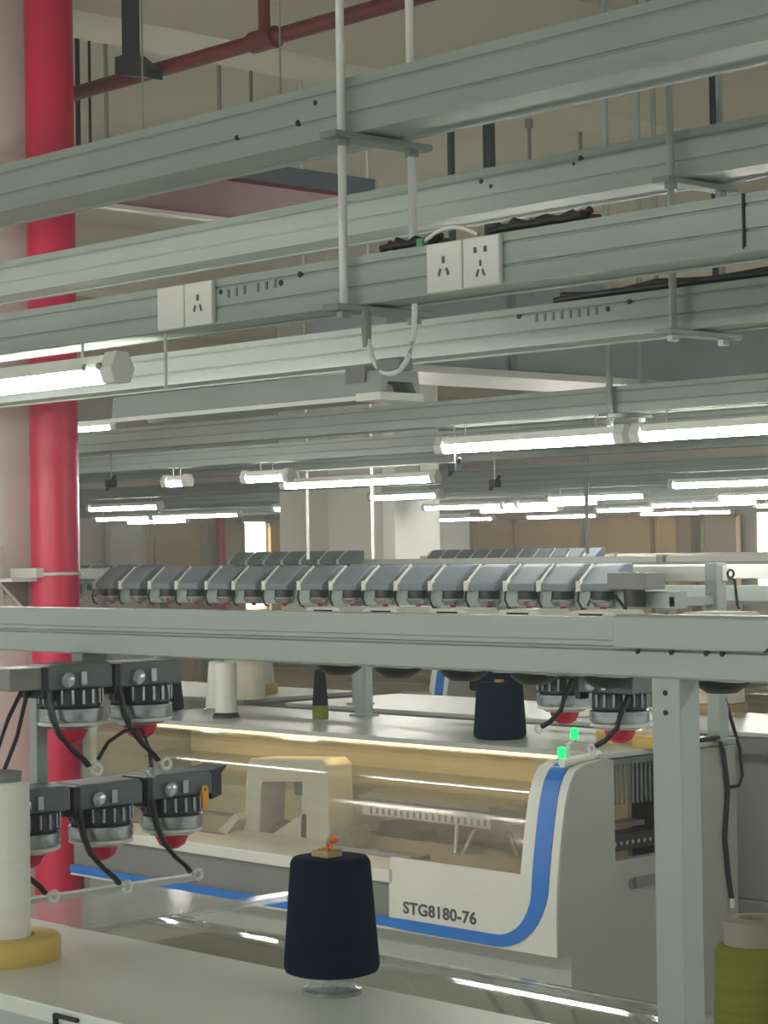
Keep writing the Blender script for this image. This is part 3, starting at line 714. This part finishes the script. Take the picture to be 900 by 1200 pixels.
# ------------------------------------------------------------------ near stand: beam, leg, side arm
S = thing('creel_stand', (-1.725, 2.14, 1.36), 'pale grey creel stand whose long beam crosses the whole foreground', 'stand')
def beam_prof(y, z0, z1):
    h = z1 - z0
    return [(y + .004, z0), (y, z0 + .003), (y, z0 + h * .44), (y + .006, z0 + h * .47), (y + .006, z0 + h * .50), (y, z0 + h * .53), (y, z0 + h * .60), (y + .003, z0 + h * .62), (y + .003, z1), (y + .045, z1), (y + .045, z0)]
MB().prism_x(beam_prof(2.12, 1.828, 1.905), -4.4, -.9).build('beam', 'frame_grey', S)
MB().prism_x([(2.112, 1.866), (2.112, 1.906), (2.12, 1.909), (2.168, 1.909), (2.168, 1.866)], -1.80, -.9).build('beam_sleeve', 'frame_grey', S, .002)
for x in (-1.765, -1.71, -1.655, -1.63):
    MB().lathe([(.0035, -.001), (.0035, .002)], (x, 2.1195, 1.862), 10, 'y').build('hole', 'dark_gap', S)
MB().prism_y([(-1.56, 1.866), (-1.54, 1.882), (-1.52, 1.882), (-1.52, 1.866)], 2.108, 2.112).build('corner_clip', 'dark_gap', S)
MB().box(-1.748, -1.702, 2.125, 2.165, 1.36, 1.83).build('leg', 'frame_grey', S, .002)
for z in (1.81, 1.785):
    MB().lathe([(.0035, -.001), (.0035, .002)], (-1.725, 2.1245, z), 10, 'y').build('hole', 'dark_gap', S)
MB().box(-1.77, -1.68, 2.11, 2.18, 1.36, 1.367).build('foot_plate', 'frame_grey', S)
MB().box(-3.5, -3.46, 2.125, 2.165, 1.36, 1.83).build('leg', 'frame_grey', S, .002)
# side stand that carries the left feeders
T = thing('feeder_stand', (-3.013, 2.008, 1.311), 'slim grey post with two bars carrying the feeders at left', 'stand')
MB().box(-3.013, -2.991, 2.031, 2.053, 1.570, 1.785).build('post', 'frame_grey', T, .001)
MB().box(-3.012, -2.98, 2.118, 2.165, 1.79, 1.829).build('beam_clamp', 'panel_grey', T)
MB().box(-3.013, -2.998, 1.937, 2.313, 1.779, 1.808).build('upper_bar', 'frame_grey', T, .002)
MB().box(-3.013, -2.998, 1.829, 2.367, 1.583, 1.613).build('lower_bar', 'frame_grey', T, .002)
MB().box(-3.002, -2.927, 1.937, 2.007, 1.776, 1.813).build('clamp_block', 'panel_grey', T, .003)
MB().box(-3.013, -2.905, 1.829, 1.921, 1.578, 1.618).build('clamp_block', 'panel_grey', T, .003)
for k, pts in enumerate(([(-2.964, 1.991, 1.785), (-2.964, 1.958, 1.731), (-2.964, 1.931, 1.666), (-2.970, 1.915, 1.591)],
                         [(-2.964, 1.999, 1.785), (-2.964, 1.974, 1.699), (-2.964, 1.942, 1.634), (-2.964, 1.937, 1.580)])):
    c = thing('power_cord', pts[-1], ['black cord at the far left running down from the feeder clamp', 'black cord beside the slim post, crossing to the lower bar'][k], 'cord', 'black cords at left')
    MB().tube(pts, .0035, 8).build('cord', 'cable_black', c)
    MB().lathe([(.0065, 0), (.0065, .02)], (pts[-1][0], pts[-1][1], pts[-1][2]), 8).build('plug', 'cable_black', c)
c = thing('yarn_guide_cord', (-2.948, 2.152, 1.677), 'black cord arching between the upper and lower feeders', 'cord', 'black cords at left')
MB().tube([(-2.905, 2.093, 1.656), (-2.905, 2.114, 1.683), (-2.905, 2.147, 1.699), (-2.905, 2.184, 1.701), (-2.905, 2.200, 1.666), (-2.905, 2.204, 1.634)], .0035, 8).build('cord', 'cable_black', c)
MB().torus((-2.905, 2.204, 1.626), .008, .003, 'x', 12, 6).build('ring', 'silver', c)
# hooded feeders behind the near beam: their tops peep over the beam
for i, x in enumerate((-2.46, -2.33, -2.19, -2.05, -1.915, -1.72)):
    o = thing('beam_feeder', (x, 2.22, 1.82), 'low pale feeder top showing above the near beam, %s from the right' % ORD[5 - i], 'yarn feeder', 'feeders mounted behind the near beam')
    MB().prism_y([(-.055, .0), (-.06, .07), (-.035, .09), (.035, .09), (.06, .07), (.055, 0)], -.02, .05).build('housing', 'white_paint', o, .004, local=True)
    MB().box(-.018, .022, -.0225, -.0195, .077, .086).build('label_plate', 'dark_gap', o, local=True)
    MB().lathe([(.036, 0), (.034, -.006), (.02, -.016), (0, -.016)], (0, .015, 0), 18).build('spool', 'black_plastic', o, local=True)

# ------------------------------------------------------------------ near machine: table and clear hood
N = thing('knitting_machine', (-2.0, 1.95, 0), 'near machine seen only as a grey yarn table with a clear hood behind', 'knitting machine', 'flat knitting machines')
MB().box(-3.9, -.5, 1.735, 2.13, 1.335, 1.36).build('yarn_table', 'table_grey', N, .003)
MB().box(-3.88, -.52, 1.745, 2.12, 1.0, 1.335).build('rear_cabinet', 'frame_grey', N)
MB().box(-3.88, -.52, 1.745, 2.30, .0, 1.0).build('base_cabinet', 'machine_grey', N)
MB().box(-2.515, -2.51, 1.728, 1.736, 1.30, 1.352).box(-2.515, -2.46, 1.728, 1.736, 1.347, 1.352).build('drawer_gap', 'dark_gap', N)
hp = [(2.13, 1.354), (2.22, 1.36), (2.30, 1.362), (2.34, 1.355), (2.375, 1.33), (2.40, 1.29), (2.415, 1.2), (2.42, 1.05)]
MB().sheet_x(hp, -3.0, -.5, .004).build('clear_hood', 'acrylic', N)
MB().prism_y([(-3.03, 1.352), (-3.03, 1.362), (-2.99, 1.362), (-2.99, 1.352)], 2.12, 2.62).build('hood_rim', 'plastic_clear', N)
MB().prism_y([(-3.3, 1.35), (-3.3, 1.358), (-3.03, 1.358), (-3.03, 1.35)], 2.12, 2.5).build('side_shelf', 'plastic_clear', N)
MB().prism_y([(-3.345, 1.35), (-3.345, 1.362), (-3.32, 1.362), (-3.32, 1.35)], 2.12, 2.62).build('shelf_rim', 'table_white', N)
MB().prism_y([(-2.98, 1.0), (-2.97, 1.30), (-2.9, 1.342), (-2.74, 1.348), (-2.68, 1.32), (-2.63, 1.24), (-2.6, 1.0)], 2.2, 2.33).build('carriage', 'rough_taupe', N, .01)

# ------------------------------------------------------------------ yarn packages
def package(name, x, y, z, prof, m, label, group=None, base=None, tube=None, seg=32):
    o = thing(name, (x, y, z), label, 'yarn cone', group)
    MB().lathe(prof, (0, 0, 0), seg).build('yarn', m, o, local=True)
    if base: MB().lathe(base[0], (0, 0, 0), seg).build('base_ring', base[1], o, local=True)
    if tube: MB().lathe(tube[0], (0, 0, 0), 20).build('core_tube', tube[1], o, local=True)
    return o
def conep(rb, rt_, z0, z1, r=.008):
    return [(rb - r * 1.4, z0), (rb - r * .3, z0 + r * .4), (rb, z0 + r * 1.5), (rb + (rt_ - rb) * .5, (z0 + z1) / 2), (rt_, z1 - r), (rt_ - r * .5, z1 - r * .2), (rt_ - r * 1.6, z1)]
G = 'yarn packages on the tables'
o = package('yarn_cone', -2.297, 2.062, 1.36, conep(.0695, .058, .03, .197), 'navy_yarn', 'large navy blue yarn cone on a clear base in the foreground', G,
            ([(.043, 0), (.043, .006), (.034, .008), (.032, .03), (.026, .03)], 'plastic_clear'), ([(.02, .028), (.016, .205), (.018, .207), (.011, .207), (.011, .19)], 'card_tan'))
MB().tube([(.006, -.01, .2), (.012, -.012, .212), (.016, -.01, .222), (.02, -.006, .226)], .006, 8).build('loose_end', 'orange_yarn', o, local=True)
MB().box(-.02, .016, -.02, .01, .195, .206).build('paper_tag', 'card_tan', o, .003, local=True)
o = package('yarn_tube', -2.875, 1.885, 1.36, [(.043, .02), (.043, .275), (.038, .28), (.02, .28)], 'white_yarn', 'tall white yarn tube in a yellow ring at the left edge', G,
            ([(.088, 0), (.09, .004), (.09, .034), (.085, .038), (.05, .038), (.046, .03), (.046, 0)], 'yellow_foam'), ([(.03, .278), (.032, .295), (.02, .297)], 'panel_grey'))
o = package('yarn_cone', -1.462, 1.95, 1.36, conep(.05, .044, .0, .19), 'olive_yarn', 'olive green yarn cone in the lower right corner', G,
            None, ([(.034, .188), (.034, .216), (.028, .219), (.018, .219), (.018, .19)], 'grey_tube'))
package('yarn_cone', -1.352, 1.985, 1.36, conep(.05, .042, .0, .18), 'olive_yarn', 'second olive cone cut off by the lower right edge', G,
            None, ([(.03, .178), (.03, .2), (.015, .2), (.015, .18)], 'grey_tube'))
GF = 'yarn packages on the far tables'
ZT = 1.362
package('yarn_cone', -4.885, 5.15, ZT, conep(.088, .075, .004, .187), 'navy_yarn', 'navy blue yarn cone standing on the white machine table', GF, None, ([(.02, .0), (.016, .195)], 'card_tan'))
package('yarn_cone', -5.02, 5.30, ZT, conep(.085, .072, .004, .23), 'navy_yarn', 'second navy cone just behind the one on the machine table', GF, None, ([(.02, .0), (.016, .24)], 'card_tan'))
package('yarn_tube', -6.34, 5.17, ZT, [(.042, .02), (.042, .2), (.038, .21), (.0, .21)], 'white_yarn', 'slim white yarn tube on a dark base left of centre', GF, ([(.052, 0), (.05, .012), (.04, .022)], 'black_plastic'))
o = package('yarn_cone', -5.98, 5.33, ZT, [(.03, .0), (.031, .05), (.028, .055)], 'olive_yarn', 'slim black cone with a green foot on the machine table', GF, None, ([(.03, .05), (.021, .165), (.018, .185), (.008, .187)], 'black_yarn'))
package('yarn_cone', -6.80, 5.22, ZT, conep(.085, .07, .004, .17), 'black_yarn', 'dark yarn cone behind the upper left feeder', GF, None, ([(.02, .0), (.016, .19)], 'card_tan'))
package('yarn_cone', -6.62, 5.35, ZT, conep(.045, .03, .01, .2), 'white_yarn', 'small white cone between the dark cone and white tube', GF, ([(.05, 0), (.05, .01), (.03, .012)], 'plastic_clear'))
for x, y, lab in ((-7.3, 6.12, 'wide white cone in a yellow ring behind the slim white tube'), (-4.28, 5.26, 'yellow ring with a cloudy cone right beside the grey leg'), (-4.47, 5.31, 'yellow ring with a cloudy cone just left of the grey leg')):
    o = package('yarn_package', x, y, ZT, conep(.085, .075, .04, .2) if y > 6 else [(.07, .04), (.06, .07), (.03, .09), (0, .093)], 'white_yarn' if y > 6 else 'plastic_clear', lab, GF,
            ([(.1, 0), (.102, .004), (.102, .036), (.098, .04), (.06, .04), (.06, 0)], 'yellow_foam'))
package('yarn_cone', -5.95, 6.2, ZT, conep(.07, .06, .06, .2), 'black_yarn', 'black cone hanging over the table behind, under the near beam', GF, ([(.02, 0), (.02, .06)], 'black_plastic'))
package('yarn_package', -5.3, 6.0, ZT, conep(.09, .085, .0, .16), 'cream_yarn', 'pale yellow yarn package on the table behind at right', GF)
package('yarn_package', -5.02, 6.5, ZT, conep(.1, .095, .03, .16), 'cream_yarn', 'cream yarn package at the right edge behind the grey post', GF, ([(.11, 0), (.11, .03), (.06, .03)], 'card_tan'))
package('yarn_package', -7.05, 5.85, ZT, conep(.09, .085, .0, .18), 'cream_yarn', 'cream yarn package behind the upper left feeders', GF)
# cable on the machine end
c = thing('power_cord', (-4.262, 5.53, .85), 'black cable drooping down the end of the white machine', 'cord')
MB().tube([(-4.25, 5.40, 1.372), (-4.25, 5.5, 1.372), (-4.255, 5.53, 1.33), (-4.255, 5.55, 1.2), (-4.255, 5.53, 1.05), (-4.255, 5.545, .93), (-4.255, 5.56, .85)], .008, 8).build('cable', 'cable_black', c)
MB().tube([(-4.25, 5.535, 1.50), (-4.25, 5.57, 1.42), (-4.25, 5.61, 1.33), (-4.25, 5.62, 1.24), (-4.25, 5.60, 1.21), (-4.25, 5.56, 1.21)], .006, 8).build('loop', 'cable_black', c)
MB().lathe([(.009, .82), (.009, .85)], (-4.255, 5.56, 0), 8).build('plug', 'white_paint', c)

# ------------------------------------------------------------------ machines and creels of the rows behind
SK = ('lettering', 'hood_fill_strip', 'carriage', 'comb_beam', 'comb_bar', 'strip_bolt', 'comb_slot', 'indicator_and_reflection', 'indicator_post', 'yarn_carrier', 'feeder_block', 'drive_block', 'roller_cover', 'cam_cover', 'chrome_strip')
for x, y, rz, lab in ((-5.51, 6.275, PI, 'knitting machine backing onto the white machine with blue stripe'),
                      (-8.3, 6.275, PI, 'knitting machine behind the crimson pipe, in the second row'),
                      (-2.72, 6.275, PI, 'knitting machine behind the grey leg at the right edge'),
                      (-10.3, 9.5, 0, 'knitting machine in the third row, behind the left feeders'),
                      (-7.5, 9.5, 0, 'knitting machine in the third row at the centre'),
                      (-4.7, 9.5, 0, 'knitting machine in the third row at right'),
                      (-11.7, 12.6, 0, 'knitting machine in the last row below the tan panels'),
                      (-8.9, 12.6, 0, 'knitting machine in the last row at right')):
    k = copy_tree(K, None, SK); k.location = (x, y, 0); k.rotation_euler.z = rz; tag(k, lab, 'knitting machine', 'flat knitting machines')
creel(-9.6, -3.0, 6.08, 5.93, 'long pale creel frame on the second machine row', (-3.9, -6.4, -9.0), 1.848)
creel(-12.0, -4.0, 9.61, 9.85, 'long pale creel frame on the third machine row', (-5.0, -8.0, -11.0), 1.895)
creel(-13.2, -8.0, 12.66, 12.95, 'long pale creel frame on the last machine row', (-9.0, -11.0, -13.0), 1.885)
for i in range(8):
    put_head(-9.35 + i * .19, 6.0, 1.848, 'grey hooded feeder in the second row right of the crimson pipe, %s from the left' % ORD[i], 'hooded feeders in the second row')
for i in range(11):
    put_head(-12.72 + i * .175, 12.6, 1.885, 'distant hooded feeder below the tan panels, %s from the left' % ORD[i], 'hooded feeders in the last row')
for i in range(7):
    put_head(-11.6 + i * .19, 9.55, 1.895, 'hooded feeder in the third row above the left creel, %s from the left' % ORD[i], 'hooded feeders in the third row')

# ------------------------------------------------------------------ air haze added as a milky lens veil, lifts the darks
hm = bpy.data.materials.new('haze'); hm.use_nodes = True
nt = hm.node_tree; nt.nodes.remove(nt.nodes['Principled BSDF'])
vsn = nt.nodes.new('ShaderNodeVolumeScatter'); vsn.inputs['Color'].default_value = (.92, .96, .95, 1); vsn.inputs['Density'].default_value = .009
nt.links.new(vsn.outputs[0], nt.nodes['Material Output'].inputs['Volume']); MATS['haze'] = hm
hz = MB().box(-25.95, 3.9, -3.9, 25.65, .02, 4.98).build('haze', 'haze'); tag(hz, 'thin pale haze added as a veil through the whole hall', 'haze', kind='stuff')
